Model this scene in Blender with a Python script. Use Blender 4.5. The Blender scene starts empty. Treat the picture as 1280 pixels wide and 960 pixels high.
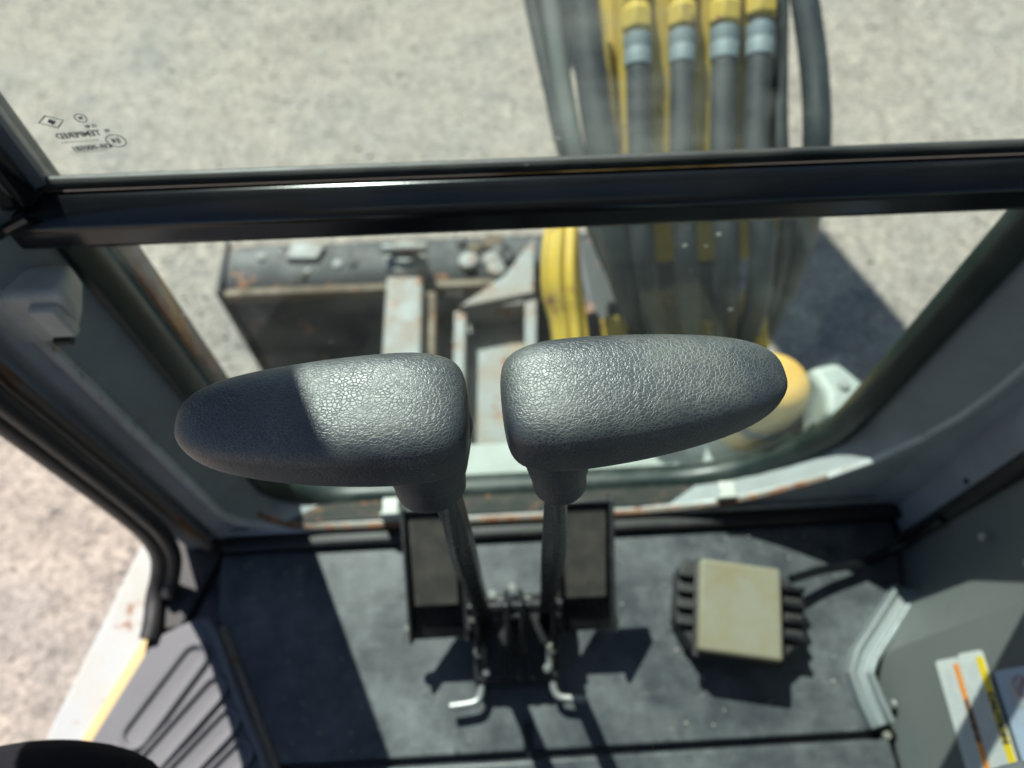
import bpy, bmesh, math, random
from mathutils import Vector, Matrix
from math import radians as R, sin, cos, pi
random.seed(7)
SC = bpy.context.scene
COL = SC.collection
# ------------------------------------------------------------------ camera, sky, sun, exposure
CAM_Z, PITCH, YAW = 0.95, R(61), R(-3)
cam = bpy.data.cameras.new('camera'); camo = bpy.data.objects.new('camera', cam); COL.objects.link(camo)
camo.location = (0, 0, CAM_Z); camo.rotation_euler = (pi/2 - PITCH, 0, YAW)
cam.sensor_width = 36; cam.lens = 36*931/1280; cam.clip_start = 0.02; cam.clip_end = 500
cam.dof.use_dof = True; cam.dof.focus_distance = 0.335; cam.dof.aperture_fstop = 5.6
SC.camera = camo
SUN_EL, SUN_AZ = R(50), R(-22.8)                 # azimuth measured from +Y towards +X
w = bpy.data.worlds.new('World'); SC.world = w; w.use_nodes = True
wn = w.node_tree.nodes; sky = wn.new('ShaderNodeTexSky'); sky.sky_type = 'NISHITA'; sky.sun_disc = False
sky.sun_elevation = SUN_EL; sky.sun_rotation = SUN_AZ; sky.air_density = 1.0; sky.dust_density = 0.4; sky.ozone_density = 3.0
w.node_tree.links.new(sky.outputs[0], wn['Background'].inputs[0]); wn['Background'].inputs[1].default_value = 0.055
sl = bpy.data.lights.new('sun', 'SUN'); sl.energy = 5.0; sl.angle = R(0.53); sl.color = (1, .955, .89)
so = bpy.data.objects.new('sun', sl); COL.objects.link(so)
to_sun = Vector((sin(SUN_AZ)*cos(SUN_EL), cos(SUN_AZ)*cos(SUN_EL), sin(SUN_EL)))
so.rotation_euler = (-to_sun).to_track_quat('-Z', 'Y').to_euler(); so.location = to_sun*20
SC.view_settings.view_transform = 'Standard'; SC.view_settings.look = 'None'
SC.view_settings.gamma = 1; SC.view_settings.exposure = 1.02
SC.cycles.max_bounces = 6; SC.cycles.diffuse_bounces = 3; SC.cycles.glossy_bounces = 3; SC.cycles.transparent_max_bounces = 20

# ------------------------------------------------------------------ materials
def NT(name):
    m = bpy.data.materials.new(name); m.use_nodes = True
    nt = m.node_tree; return m, nt, nt.nodes, nt.links, nt.nodes['Principled BSDF']
def coord(nt, scale=(1, 1, 1)):
    tc = nt.nodes.new('ShaderNodeTexCoord'); mp = nt.nodes.new('ShaderNodeMapping'); mp.inputs['Scale'].default_value = scale
    nt.links.new(tc.outputs['Object'], mp.inputs[0]); return mp.outputs[0]
def noise(nt, v, scale, detail=5, rough=.6):
    n = nt.nodes.new('ShaderNodeTexNoise'); n.inputs['Scale'].default_value = scale
    n.inputs['Detail'].default_value = detail; n.inputs['Roughness'].default_value = rough
    nt.links.new(v, n.inputs['Vector']); return n.outputs['Fac']
def ramp(nt, f, stops):
    r = nt.nodes.new('ShaderNodeValToRGB'); e = r.color_ramp.elements
    while len(e) < len(stops): e.new(.5)
    for i, (p, c) in enumerate(stops):
        e[i].position = p; e[i].color = (*c, 1) if len(c) == 3 else c
    nt.links.new(f, r.inputs[0]); return r.outputs[0]
def mix(nt, f, a, b, mode='MIX'):
    m = nt.nodes.new('ShaderNodeMix'); m.data_type = 'RGBA'; m.blend_type = mode
    for s, i in ((f, 0), (a, 6), (b, 7)):
        if isinstance(s, (int, float)): m.inputs[i].default_value = s
        elif isinstance(s, tuple): m.inputs[i].default_value = (*s, 1)
        else: nt.links.new(s, m.inputs[i])
    return m.outputs[2]
def math2(nt, op, a, b):
    m = nt.nodes.new('ShaderNodeMath'); m.operation = op
    for i, s in enumerate((a, b)):
        if isinstance(s, (int, float)): m.inputs[i].default_value = s
        else: nt.links.new(s, m.inputs[i])
    return m.outputs[0]
def bump(nt, h, strength, dist, prev=None):
    b = nt.nodes.new('ShaderNodeBump'); b.inputs['Strength'].default_value = strength; b.inputs['Distance'].default_value = dist
    nt.links.new(h, b.inputs['Height'])
    if prev: nt.links.new(prev, b.inputs['Normal'])
    return b.outputs[0]
def sock(nt, bs, name, v):
    if isinstance(v, (int, float)): bs.inputs[name].default_value = v
    elif isinstance(v, tuple): bs.inputs[name].default_value = (*v, 1)
    else: nt.links.new(v, bs.inputs[name])

def paint(name, col, rough=.5, metal=0., dirt=(.16, .13, .10), dirt_amt=.45, dirt_scale=14, fine=220, bmp=.15, streak=(1, 1, 1), rust=0.0, spec=.5, span=(.42, .72)):
    """worn painted or moulded surface: base colour, blotchy dust, scuffs, optional rust patches"""
    m, nt, n, l, b = NT(name)
    v = coord(nt, streak)
    f1 = noise(nt, v, dirt_scale, 7, .62); f2 = noise(nt, v, fine, 3, .6)
    d = ramp(nt, f1, [(span[0], (0, 0, 0)), (span[1], (1, 1, 1))])
    d = math2(nt, 'MULTIPLY', d, dirt_amt)
    c = mix(nt, d, col, dirt)
    c = mix(nt, math2(nt, 'MULTIPLY', f2, .35), c, tuple(x*.72 for x in col))
    if rust:
        f3 = noise(nt, v, dirt_scale*1.7, 8, .7)
        rm = ramp(nt, f3, [(.60-rust*.25, (0, 0, 0)), (.66-rust*.25, (1, 1, 1))])
        rc = ramp(nt, noise(nt, v, fine*.5, 4), [(.3, (.10, .035, .015)), (.7, (.32, .14, .06))])
        c = mix(nt, rm, c, rc)
    sock(nt, b, 'Base Color', c)
    rr_ = math2(nt, 'ADD', math2(nt, 'MULTIPLY', d, .5), rough)
    sock(nt, b, 'Roughness', rr_); sock(nt, b, 'Metallic', metal); sock(nt, b, 'Specular IOR Level', spec)
    if bmp: sock(nt, b, 'Normal', bump(nt, f2, bmp, .001, ))
    return m

M = {}
M['black_paint'] = paint('glossy black frame paint', (.005, .006, .008), .16, dirt_amt=.05, bmp=.03, dirt_scale=9)
M['black_metal'] = paint('black steel lever paint', (.009, .009, .011), .26, dirt_amt=.15, dirt_scale=40, bmp=.08, dirt=(.12, .11, .10))
M['black_rubber'] = paint('black rubber trim', (.014, .014, .015), .5, dirt_amt=.25, dirt_scale=24, dirt=(.10, .08, .065), bmp=.12)
M['seal'] = paint('dark green black window seal', (.010, .020, .018), .38, dirt_amt=.3, dirt_scale=18, dirt=(.09, .10, .085))
M['grey_paint'] = paint('grey cab interior paint', (.43, .46, .485), .42, dirt_amt=.4, dirt_scale=10, dirt=(.13, .115, .10), bmp=.08)
M['lip_paint'] = paint('chipped pale lip paint', (.50, .52, .51), .42, dirt_amt=.4, dirt_scale=30, dirt=(.2, .15, .12), rust=.05)
M['rust_paint'] = paint('rusty sill paint', (.018, .022, .020), .55, dirt_amt=.6, dirt_scale=26, dirt=(.065, .05, .038), rust=.05, bmp=.3)
M['reveal'] = paint('dull dark reveal paint', (.29, .315, .32), .42, dirt_amt=.5, dirt_scale=10, dirt=(.12, .10, .085), rust=.0, bmp=.1)
M['rust_edge'] = paint('flaking rusty edge', (.15, .14, .125), .65, dirt_amt=.6, dirt_scale=38, dirt=(.34, .20, .11), rust=.5, bmp=.3)
M['floor'] = paint('dusty black floor', (.014, .019, .030), .30, dirt_amt=.8, dirt_scale=7, dirt=(.17, .19, .20), fine=160, bmp=.2, span=(.28, .82))
def mat_floor():
    m, nt, n, l, b = NT('scuffed dusty black floor'); v = coord(nt)
    f1 = noise(nt, v, 8, 8, .66); f2 = noise(nt, v, 38, 5, .7); f3 = noise(nt, v, 240, 3, .6)
    sc1 = noise(nt, coord(nt, (9, 90, 1)), 1.6, 5, .7); mp = coord(nt, (70, 14, 1)); sc2 = noise(nt, mp, 1.3, 5, .7)
    d = ramp(nt, f1, [(.30, (.08,)*3), (.50, (.42,)*3), (.74, (.95,)*3)])
    d = mix(nt, .6, d, ramp(nt, f2, [(.33, (.35,)*3), (.65, (1.35,)*3)]), 'MULTIPLY')
    s1 = ramp(nt, sc1, [(.60, (0,)*3), (.70, (.32,)*3)]); s2 = ramp(nt, sc2, [(.62, (0,)*3), (.72, (.25,)*3)])
    d = mix(nt, 1.0, d, s1, 'ADD'); d = mix(nt, 1.0, d, s2, 'ADD')
    c = mix(nt, d, (.010, .013, .019), (.135, .146, .150))
    vo = n.new('ShaderNodeTexVoronoi'); vo.inputs['Scale'].default_value = 24; l.new(v, vo.inputs['Vector'])
    sp = ramp(nt, vo.outputs['Distance'], [(.0, (1,)*3), (.10, (1,)*3), (.17, (0,)*3)]); ga = ramp(nt, noise(nt, v, 11, 2), [(.54, (0,)*3), (.60, (.7,)*3)])
    c = mix(nt, math2(nt, 'MULTIPLY', sp, ga), c, (.012, .012, .013))
    sock(nt, b, 'Base Color', c); sock(nt, b, 'Roughness', math2(nt, 'ADD', math2(nt, 'MULTIPLY', d, .3), .30))
    sock(nt, b, 'Normal', bump(nt, f3, .25, .001)); return m
M['floor'] = mat_floor()
M['console'] = paint('charcoal moulded plastic', (.125, .138, .135), .40, dirt_amt=.35, dirt_scale=7, dirt=(.16, .15, .13), fine=700, bmp=.25)
M['pale_metal'] = paint('scuffed bare metal', (.42, .43, .42), .38, .55, dirt_amt=.5, dirt_scale=35, dirt=(.2, .17, .13))
M['trim_grey'] = paint('dull grey edge trim', (.21, .235, .24), .36, .2, dirt_amt=.4, dirt_scale=30, dirt=(.14, .13, .11))
M['bolt'] = paint('plated bolt', (.55, .53, .46), .3, .8, dirt_amt=.3, dirt_scale=80, dirt=(.3, .25, .15))
M['worn_edge'] = paint('edge worn black paint', (.055, .057, .06), .32, .3, dirt_amt=.4, dirt_scale=60, dirt=(.16, .15, .13))
M['pad'] = paint('worn brown grey pedal rubber', (.085, .075, .065), .7, dirt_amt=.7, dirt_scale=45, dirt=(.17, .15, .12), fine=500, bmp=.4)
M['tanpad'] = paint('sand coated pedal pad', (.185, .18, .13), .7, dirt_amt=.75, dirt_scale=30, span=(.42, .72), dirt=(.20, .145, .065), fine=420, bmp=.35)
M['step'] = paint('grey lilac step rubber', (.105, .105, .115), .55, dirt_amt=.5, dirt_scale=16, dirt=(.17, .17, .18), fine=260, bmp=.2)
M['sill'] = paint('scraped pale sill paint', (.34, .35, .35), .5, dirt_amt=.6, dirt_scale=18, dirt=(.36, .32, .25), rust=.05, bmp=.2)
M['cream'] = paint('worn cream yellow edge paint', (.50, .37, .17), .55, dirt_amt=.4, dirt_scale=40, dirt=(.45, .33, .2))
M['white'] = paint('white plastic clip', (.52, .54, .49), .4, dirt_amt=.3, dirt_scale=60, dirt=(.5, .45, .35))
M['latch'] = paint('off white latch plastic', (.60, .59, .54), .45, dirt_amt=.4, dirt_scale=24, dirt=(.2, .18, .15))
M['yellow'] = paint('worn machine yellow', (.52, .36, .035), .5, dirt_amt=.5, dirt_scale=12, dirt=(.30, .19, .07), rust=.12, streak=(1, 1, .35))
M['orange'] = paint('sunbleached amber yellow', (.66, .40, .09), .5, dirt_amt=.4, dirt_scale=12)
M['hose'] = paint('hydraulic hose rubber', (.024, .030, .033), .5, dirt_amt=.45, dirt_scale=18, dirt=(.085, .095, .092), streak=(1, 1, .4))
M['hose_grey'] = paint('dusty grey hose sleeve', (.11, .125, .12), .6, dirt_amt=.5, dirt_scale=20, dirt=(.2, .2, .18))
M['ferrule'] = paint('zinc hose ferrule', (.22, .275, .29), .55, .2, dirt_amt=.3, dirt_scale=30)
M['grey_steel'] = paint('weathered pale grey steel', (.22, .235, .23), .55, dirt_amt=.75, dirt_scale=14, dirt=(.36, .24, .15), rust=.14, bmp=.25)
M['dark_steel'] = paint('dirty dark steel', (.010, .012, .016), .55, dirt_amt=.5, dirt_scale=9, dirt=(.034, .031, .027), rust=.06, bmp=.3)
M['tan_edge'] = paint('worn tan steel edge', (.13, .09, .05), .6, dirt_amt=.8, dirt_scale=16, dirt=(.05, .045, .04), rust=.15)
M['pale_body'] = paint('pale grey green body paint', (.33, .37, .34), .45, dirt_amt=.4, dirt_scale=9)
M['brown_flange'] = paint('weathered brown flange', (.17, .14, .12), .6, dirt_amt=.7, dirt_scale=12, dirt=(.30, .22, .16), streak=(1, 1, .3), rust=.3)
M['gasket'] = paint('blue grey glass gasket', (.10, .12, .145), .5, dirt_amt=.3, dirt_scale=30)
M['mark'] = paint('grey etched glass mark', (.17, .18, .18), .6, dirt_amt=0, bmp=0)
M['ink'] = paint('black printing ink', (.04, .04, .045), .6, dirt_amt=0, bmp=0)
M['greyink'] = paint('grey printing ink', (.45, .47, .50), .6, dirt_amt=.1, bmp=0)
M['redink'] = paint('dull red printing ink', (.42, .22, .22), .6, dirt_amt=0, bmp=0)
M['vinyl_white'] = paint('white decal vinyl', (.58, .60, .57), .35, dirt_amt=.25, dirt_scale=50, dirt=(.55, .52, .46), bmp=0)
M['vinyl_blue'] = paint('pale blue decal vinyl', (.40, .48, .60), .35, dirt_amt=.2, dirt_scale=50, dirt=(.42, .45, .5), bmp=0)
M['vinyl_orange'] = paint('orange decal vinyl', (.80, .27, .03), .35, dirt_amt=.1, bmp=0)
M['vinyl_yellow'] = paint('yellow decal vinyl', (.80, .58, .02), .35, dirt_amt=.1, bmp=0)
M['gravel'] = paint('mixed grey brown gravel', (.30, .27, .24), .9, dirt_amt=.9, dirt_scale=30, dirt=(.12, .11, .105), fine=25)
M['mirror'] = paint('mirror silver', (.8, .8, .8), .03, 1., dirt_amt=.05, bmp=0)

def mat_handle():
    m, nt, n, l, b = NT('grained charcoal rubber grip')
    v = coord(nt)
    nd = n.new('ShaderNodeTexNoise'); nd.inputs['Scale'].default_value = 210; nd.inputs['Detail'].default_value = 3; l.new(v, nd.inputs['Vector'])
    va = n.new('ShaderNodeVectorMath'); va.operation = 'MULTIPLY_ADD'; l.new(nd.outputs['Color'], va.inputs[0])
    va.inputs[1].default_value = (.0036, .0036, .0036); l.new(v, va.inputs[2])
    mp = n.new('ShaderNodeMapping'); mp.inputs['Scale'].default_value = (520, 650, 580); l.new(va.outputs[0], mp.inputs[0])
    vo = n.new('ShaderNodeTexVoronoi'); vo.feature = 'DISTANCE_TO_EDGE'; vo.inputs['Scale'].default_value = 1; l.new(mp.outputs[0], vo.inputs['Vector'])
    mp2 = n.new('ShaderNodeMapping'); mp2.inputs['Scale'].default_value = (950, 1200, 1050); mp2.inputs['Location'].default_value = (3, 7, 1); l.new(va.outputs[0], mp2.inputs[0])
    vo2 = n.new('ShaderNodeTexVoronoi'); vo2.feature = 'DISTANCE_TO_EDGE'; vo2.inputs['Scale'].default_value = 1; l.new(mp2.outputs[0], vo2.inputs['Vector'])
    c1 = ramp(nt, vo.outputs['Distance'], [(0, (0, 0, 0)), (.07, (.5, .5, .5)), (.19, (.9, .9, .9)), (.5, (1, 1, 1))])
    c2 = ramp(nt, vo2.outputs['Distance'], [(0, (0, 0, 0)), (.14, (.5, .5, .5)), (.5, (1, 1, 1))])
    gate = ramp(nt, noise(nt, v, 70, 3), [(.44, (0, 0, 0)), (.6, (1, 1, 1))])
    h = mix(nt, math2(nt, 'MULTIPLY', gate, .55), c1, c2, 'MULTIPLY')
    wear = ramp(nt, noise(nt, v, 26, 5), [(.35, (0, 0, 0)), (.7, (1, 1, 1))])
    base = mix(nt, wear, (.022, .028, .037), (.040, .048, .053))
    crease = math2(nt, 'SUBTRACT', 1.0, c1)
    dust = math2(nt, 'MULTIPLY', crease, math2(nt, 'ADD', math2(nt, 'MULTIPLY', wear, .30), .05))
    c = mix(nt, dust, base, (.30, .28, .21))
    fl = n.new('ShaderNodeTexVoronoi'); fl.inputs['Scale'].default_value = 95; l.new(v, fl.inputs['Vector'])
    speck = ramp(nt, fl.outputs['Distance'], [(0, (1, 1, 1)), (.05, (1, 1, 1)), (.07, (0, 0, 0))])
    gate2 = ramp(nt, noise(nt, v, 37, 2), [(.60, (0, 0, 0)), (.63, (1, 1, 1))])
    c = mix(nt, math2(nt, 'MULTIPLY', speck, gate2), c, (.30, .22, .14))
    sock(nt, b, 'Base Color', c)
    sock(nt, b, 'Roughness', math2(nt, 'ADD', math2(nt, 'MULTIPLY', wear, .10), .42))
    b.inputs['Specular IOR Level'].default_value = 1.0
    sock(nt, b, 'Normal', bump(nt, h, .55, .00022))
    return m
M['grip'] = mat_handle()

def mat_ground():
    m, nt, n, l, b = NT('weathered pale asphalt')
    v = coord(nt)
    big = noise(nt, v, 1.9, 8, .68); mid = noise(nt, v, 13, 6, .68); fine = noise(nt, v, 66, 5, .74)
    c = ramp(nt, big, [(.3, (.235, .205, .185)), (.5, (.33, .29, .255)), (.68, (.27, .25, .235))])
    c = mix(nt, .75, c, ramp(nt, mid, [(.28, (.58, .57, .57)), (.5, (.97, .96, .95)), (.72, (1.2, 1.18, 1.15))]), 'MULTIPLY')
    c = mix(nt, .9, c, ramp(nt, fine, [(.32, (.28, .27, .26)), (.47, (.86, .85, .84)), (.64, (1.4, 1.35, 1.28))]), 'MULTIPLY')
    vo = n.new('ShaderNodeTexVoronoi'); vo.inputs['Scale'].default_value = 60; l.new(v, vo.inputs['Vector'])
    st = ramp(nt, vo.outputs['Distance'], [(.0, (1, 1, 1)), (.22, (1, 1, 1)), (.34, (0, 0, 0))])
    tint = ramp(nt, math2(nt, 'FRACT', math2(nt, 'MULTIPLY', vo.outputs['Color'], 3.7), 0), [(.2, (.20, .18, .17)), (.5, (.38, .34, .30)), (.85, (.50, .43, .37))])
    c = mix(nt, math2(nt, 'MULTIPLY', st, .55), c, tint)
    sock(nt, b, 'Base Color', c); sock(nt, b, 'Roughness', .9); b.inputs['Specular IOR Level'].default_value = .2
    h = math2(nt, 'ADD', math2(nt, 'MULTIPLY', st, .6), fine)
    sock(nt, b, 'Normal', bump(nt, h, .55, .006))
    return m
M['ground'] = mat_ground()

def mat_glass(name, tint, film_hi):
    m, nt, n, l, b = NT(name); n.remove(b); out = n['Material Output']
    v = coord(nt)
    tr = n.new('ShaderNodeBsdfTransparent'); tr.inputs[0].default_value = (*tint, 1)
    gl = n.new('ShaderNodeBsdfGlossy'); gl.inputs['Roughness'].default_value = .01
    lw = n.new('ShaderNodeLayerWeight'); lw.inputs[0].default_value = .5
    fr = math2(nt, 'ADD', math2(nt, 'MULTIPLY', math2(nt, 'POWER', lw.outputs['Facing'], 5.0), .9), .035)
    m1 = n.new('ShaderNodeMixShader'); l.new(fr, m1.inputs[0]); l.new(tr.outputs[0], m1.inputs[1]); l.new(gl.outputs[0], m1.inputs[2])
    di = n.new('ShaderNodeBsdfDiffuse'); di.inputs[0].default_value = (.55, .57, .52, 1)
    ts = n.new('ShaderNodeBsdfTranslucent'); ts.inputs[0].default_value = (.55, .57, .52, 1)
    md = n.new('ShaderNodeMixShader'); md.inputs[0].default_value = .5; l.new(di.outputs[0], md.inputs[1]); l.new(ts.outputs[0], md.inputs[2])
    film = ramp(nt, noise(nt, v, 4.5, 4, .72), [(.35, (.004,)*3), (.75, (film_hi,)*3)])
    vo = n.new('ShaderNodeTexVoronoi'); vo.inputs['Scale'].default_value = 42; l.new(v, vo.inputs['Vector'])
    sp = ramp(nt, vo.outputs['Distance'], [(0, (1, 1, 1)), (.07, (1, 1, 1)), (.12, (0, 0, 0))])
    ga = ramp(nt, noise(nt, v, 16, 2), [(.56, (0, 0, 0)), (.6, (.35, .35, .35))])
    sm_ = noise(nt, coord(nt, (5, 1, 14)), 1.0, 4, .75); film = math2(nt, 'ADD', film, ramp(nt, sm_, [(.52, (0,)*3), (.72, (film_hi*.7,)*3)]))
    f = math2(nt, 'ADD', film, math2(nt, 'MULTIPLY', sp, ga))
    m2 = n.new('ShaderNodeMixShader'); l.new(f, m2.inputs[0]); l.new(m1.outputs[0], m2.inputs[1]); l.new(md.outputs[0], m2.inputs[2])
    l.new(m2.outputs[0], out.inputs[0]); return m
M['glass_up'] = mat_glass('dusty glare filmed upper glass', (.875, .95, .93), .12)  # heavier film: real dust plus pale glare and reflections painted in
M['glass_low'] = mat_glass('dusty tinted lower glass', (.875, .95, .93), .03)

M['glass_side'] = mat_glass('dark tinted side glass', (.72, .76, .75), .05)

def mat_fabric(name, col, rib, scale, amt):
    m, nt, n, l, b = NT(name); v = coord(nt)
    if rib:
        wv = n.new('ShaderNodeTexWave'); wv.bands_direction = 'X'; wv.inputs['Scale'].default_value = scale; wv.inputs['Distortion'].default_value = .4; l.new(v, wv.inputs['Vector'])
        h = wv.outputs['Fac']
    else: h = noise(nt, v, scale, 4, .8)
    c = mix(nt, ramp(nt, h, [(.3, (0, 0, 0)), (.7, (1, 1, 1))]), tuple(x*(1-amt) for x in col), tuple(min(1, x*(1+amt)) for x in col))
    sock(nt, b, 'Base Color', c); sock(nt, b, 'Roughness', .95); b.inputs['Specular IOR Level'].default_value = .1
    sock(nt, b, 'Normal', bump(nt, h, .5, .0008)); return m
M['rib_fabric'] = mat_fabric('black ribbed cloth', (.012, .012, .015), True, 240, .5)
M['grey_fabric'] = mat_fabric('grey flecked cloth', (.13, .135, .15), False, 1300, .7)

# ------------------------------------------------------------------ mesh helpers
class MB:
    def __init__(s): s.v = []; s.f = []
    def add(s, vs, fs):
        o = len(s.v); s.v += [tuple(p) for p in vs]; s.f += [tuple(i+o for i in f) for f in fs]; return s
    def loft(s, rings, closed=True, cap=True):
        n = len(rings[0]); vs = [p for r in rings for p in r]; fs = []
        for i in range(len(rings)-1):
            for j in range(n if closed else n-1):
                k = (j+1) % n
                fs.append((i*n+j, i*n+k, (i+1)*n+k, (i+1)*n+j))
        if cap and closed: fs += [tuple(range(n))[::-1], tuple(range((len(rings)-1)*n, len(rings)*n))]
        return s.add(vs, fs)
    def box(s, c, d, rot=None):
        p = [Vector((x*d[0]/2, y*d[1]/2, z*d[2]/2)) for z in (-1, 1) for x, y in ((-1, -1), (1, -1), (1, 1), (-1, 1))]
        if rot is not None: p = [rot @ q for q in p]
        p = [q+Vector(c) for q in p]
        return s.add(p, [(3, 2, 1, 0), (4, 5, 6, 7), (0, 1, 5, 4), (1, 2, 6, 5), (2, 3, 7, 6), (3, 0, 4, 7)])
    def prism(s, poly, a, b, axis='z'):
        f = {'z': lambda u, v, w: (u, v, w), 'y': lambda u, v, w: (u, w, v), 'x': lambda u, v, w: (w, u, v)}[axis]
        return s.loft([[f(u, v, a) for u, v in poly], [f(u, v, b) for u, v in poly]])
    def tube(s, pts, r, n=12, smooth=6, flat=1.0):
        pts = [Vector(p) for p in pts]
        if smooth and len(pts) > 2:
            q = []
            for i in range(len(pts)-1):
                a, b, c, d = pts[max(i-1, 0)], pts[i], pts[i+1], pts[min(i+2, len(pts)-1)]
                for k in range(smooth):
                    t = k/smooth
                    q.append(.5*((2*b)+(c-a)*t+(2*a-5*b+4*c-d)*t*t+(3*b-a-3*c+d)*t**3))
            q.append(pts[-1]); pts = q
        rad = r if callable(r) else (lambda t: r)
        up = None; rings = []
        for i, p in enumerate(pts):
            d = (pts[min(i+1, len(pts)-1)]-pts[max(i-1, 0)]).normalized()
            if up is None: up = d.orthogonal().normalized()
            else: up = (up-d*up.dot(d)).normalized()
            sd = d.cross(up); rr_ = rad(i/max(1, len(pts)-1))
            rings.append([p+(up*cos(2*pi*k/n)+sd*sin(2*pi*k/n)*flat)*rr_ for k in range(n)])
        return s.loft(rings)
    def lathe(s, prof, c, axis, n=20):
        ax = Vector(axis).normalized(); u = ax.orthogonal().normalized(); v = ax.cross(u); c = Vector(c)
        return s.loft([[c+ax*h+(u*cos(2*pi*k/n)+v*sin(2*pi*k/n))*r for k in range(n)] for r, h in prof])
    def build(s, name, mat, root=None, bevel=0, seg=2, sub=0, smooth=True, angle=38):
        me = bpy.data.meshes.new(name); me.from_pydata(s.v, [], s.f)
        bm = bmesh.new(); bm.from_mesh(me); bmesh.ops.recalc_face_normals(bm, faces=bm.faces); bm.to_mesh(me); bm.free()
        if smooth:
            me.shade_smooth()
            if not sub: me.set_sharp_from_angle(angle=R(angle))
        me.materials.append(M[mat]); o = bpy.data.objects.new(name, me); COL.objects.link(o)
        if root is not None:
            o.parent = root
            p = root; off = Vector((0, 0, 0))
            while p is not None: off += p.location; p = p.parent
            o.location = -off
        if bevel:
            b = o.modifiers.new('bevel', 'BEVEL'); b.width = bevel; b.segments = seg; b.limit_method = 'ANGLE'; b.angle_limit = R(35)
        if sub:
            b = o.modifiers.new('subdivision', 'SUBSURF'); b.levels = sub; b.render_levels = sub
        return o
def thing(name, label, cat, loc=(0, 0, 0), group=None):
    o = bpy.data.objects.new(name, None); COL.objects.link(o); o.location = loc; o.empty_display_size = .05
    return tag(o, label, cat, group)
def tag(o, label, cat, group=None):
    o['label'] = label; o['category'] = cat
    if group: o['group'] = group
    return o
def rrect(x0, x1, z0, z1, rbl, rbr, rtr, rtl, n=8):
    pts = []
    for cx, cz, r, a0 in ((x0+rbl, z0+rbl, rbl, pi), (x1-rbr, z0+rbr, rbr, 1.5*pi), (x1-rtr, z1-rtr, rtr, 0), (x0+rtl, z1-rtl, rtl, .5*pi)):
        for k in range(n+1):
            a = a0+.5*pi*k/n; pts.append((cx+r*cos(a), cz+r*sin(a)))
    return pts
def bolt(c, axis, r, h, name, root, mat='bolt'):
    return MB().lathe([(r, 0), (r, h*.7), (r*.8, h), (r*.3, h*1.02)], c, axis, 8).build(name, mat, root)
def text_mesh(body, size, mat, name, root, matrix, depth=.00015):
    cu = bpy.data.curves.new(name, 'FONT'); cu.body = body; cu.size = size; cu.align_x = 'CENTER'; cu.align_y = 'CENTER'
    cu.extrude = depth; cu.offset = size*(.022 if mat == 'mark' else .07); cu.resolution_u = 3
    t = bpy.data.objects.new(name, cu); COL.objects.link(t)
    dg = bpy.context.evaluated_depsgraph_get(); dg.update()
    me = bpy.data.meshes.new_from_object(t.evaluated_get(dg)); bpy.data.objects.remove(t); bpy.data.curves.remove(cu)
    me.name = name; me.transform(matrix); me.materials.clear(); me.materials.append(M[mat])
    o = bpy.data.objects.new(name, me); COL.objects.link(o)
    o.parent = root; p = root; off = Vector((0, 0, 0))
    while p is not None: off += p.location; p = p.parent
    o.location = -off
    return o

# ------------------------------------------------------------------ ground
GZ = -0.75
g = MB(); g.add([(-60, -60, GZ), (60, -60, GZ), (60, 60, GZ), (-60, 60, GZ)], [(0, 1, 2, 3)])
gnd = g.build('ground', 'ground'); gnd['kind'] = 'structure'

g = MB(); rnd = random.Random(11)
for k in range(2600):
    x, y = (rnd.uniform(-2.2, -.55), rnd.uniform(.1, 1.6)) if k % 3 == 0 else (rnd.uniform(-2.2, 2.4), rnd.uniform(.9, 3.2))
    r = rnd.choice((.0022, .003, .003, .004, .0055, .008))*rnd.uniform(.8, 1.3); a = rnd.uniform(0, 6.28); n = 5
    ring_ = lambda q, z: [(x+q*r*cos(a+2*pi*j/n)*rnd.uniform(.75, 1.2), y+q*r*sin(a+2*pi*j/n)*rnd.uniform(.75, 1.2), GZ+z*r) for j in range(n)]
    g.loft([ring_(1, -.1), ring_(1.05, .35), ring_(.5, .75)])
lg = g.build('loose_gravel', 'gravel', smooth=False); lg['kind'] = 'stuff'; lg['label'] = 'small loose stones scattered over the asphalt'; lg['category'] = 'gravel'

# ------------------------------------------------------------------ cab shell
cab = thing('excavator_cab', 'grey and black excavator cab shell around the floor and front window', 'cab', (0, 0, -.06))
# front frame: opening at glass plane, dark tunnel, chipped lip, flat flange to the walls
WIN = rrect(-.298, .43, -.03, 1.34, .09, .18, .06, .06)
LIP = rrect(-.334, .485, .02, 1.37, .075, .30, .07, .07)
LIPB = rrect(-.341, .492, .013, 1.377, .08, .305, .07, .07)
OUT = rrect(-.40, .535, -.05, 1.42, .01, .01, .01, .01)
ring = lambda pl, y: [(x, y, z) for x, z in pl]
f = MB(); f.loft([ring(WIN, .392), ring(WIN, .372), ring(LIP, .322)], cap=False)
f.build('window_reveal', 'reveal', cab)
f = MB(); f.prism([(-.27, .3235), (.33, .3235), (.40, .345), (.36, .372), (-.24, .372), (-.29, .345)], .0, .006)
f.v = [(x, y, z+.016-(y-.3235)*1.0) for x, y, z in f.v]; f.build('rusty_sill', 'rust_paint', cab)
f = MB(); f.loft([ring(LIP, .3225), ring(LIP, .316), ring(LIPB, .315), ring(LIPB, .322)], cap=False); f.build('reveal_lip', 'lip_paint', cab)
f = MB(); f.loft([ring(LIPB, .3235), ring(OUT, .3235)], cap=False); f.loft([ring(WIN, .40), ring(OUT, .40)], cap=False); f.build('front_panel', 'grey_paint', cab)
WS = rrect(-.286, .42, -.02, 1.33, .085, .105, .06, .06)
f = MB(); pts = []
rings = []
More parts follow.
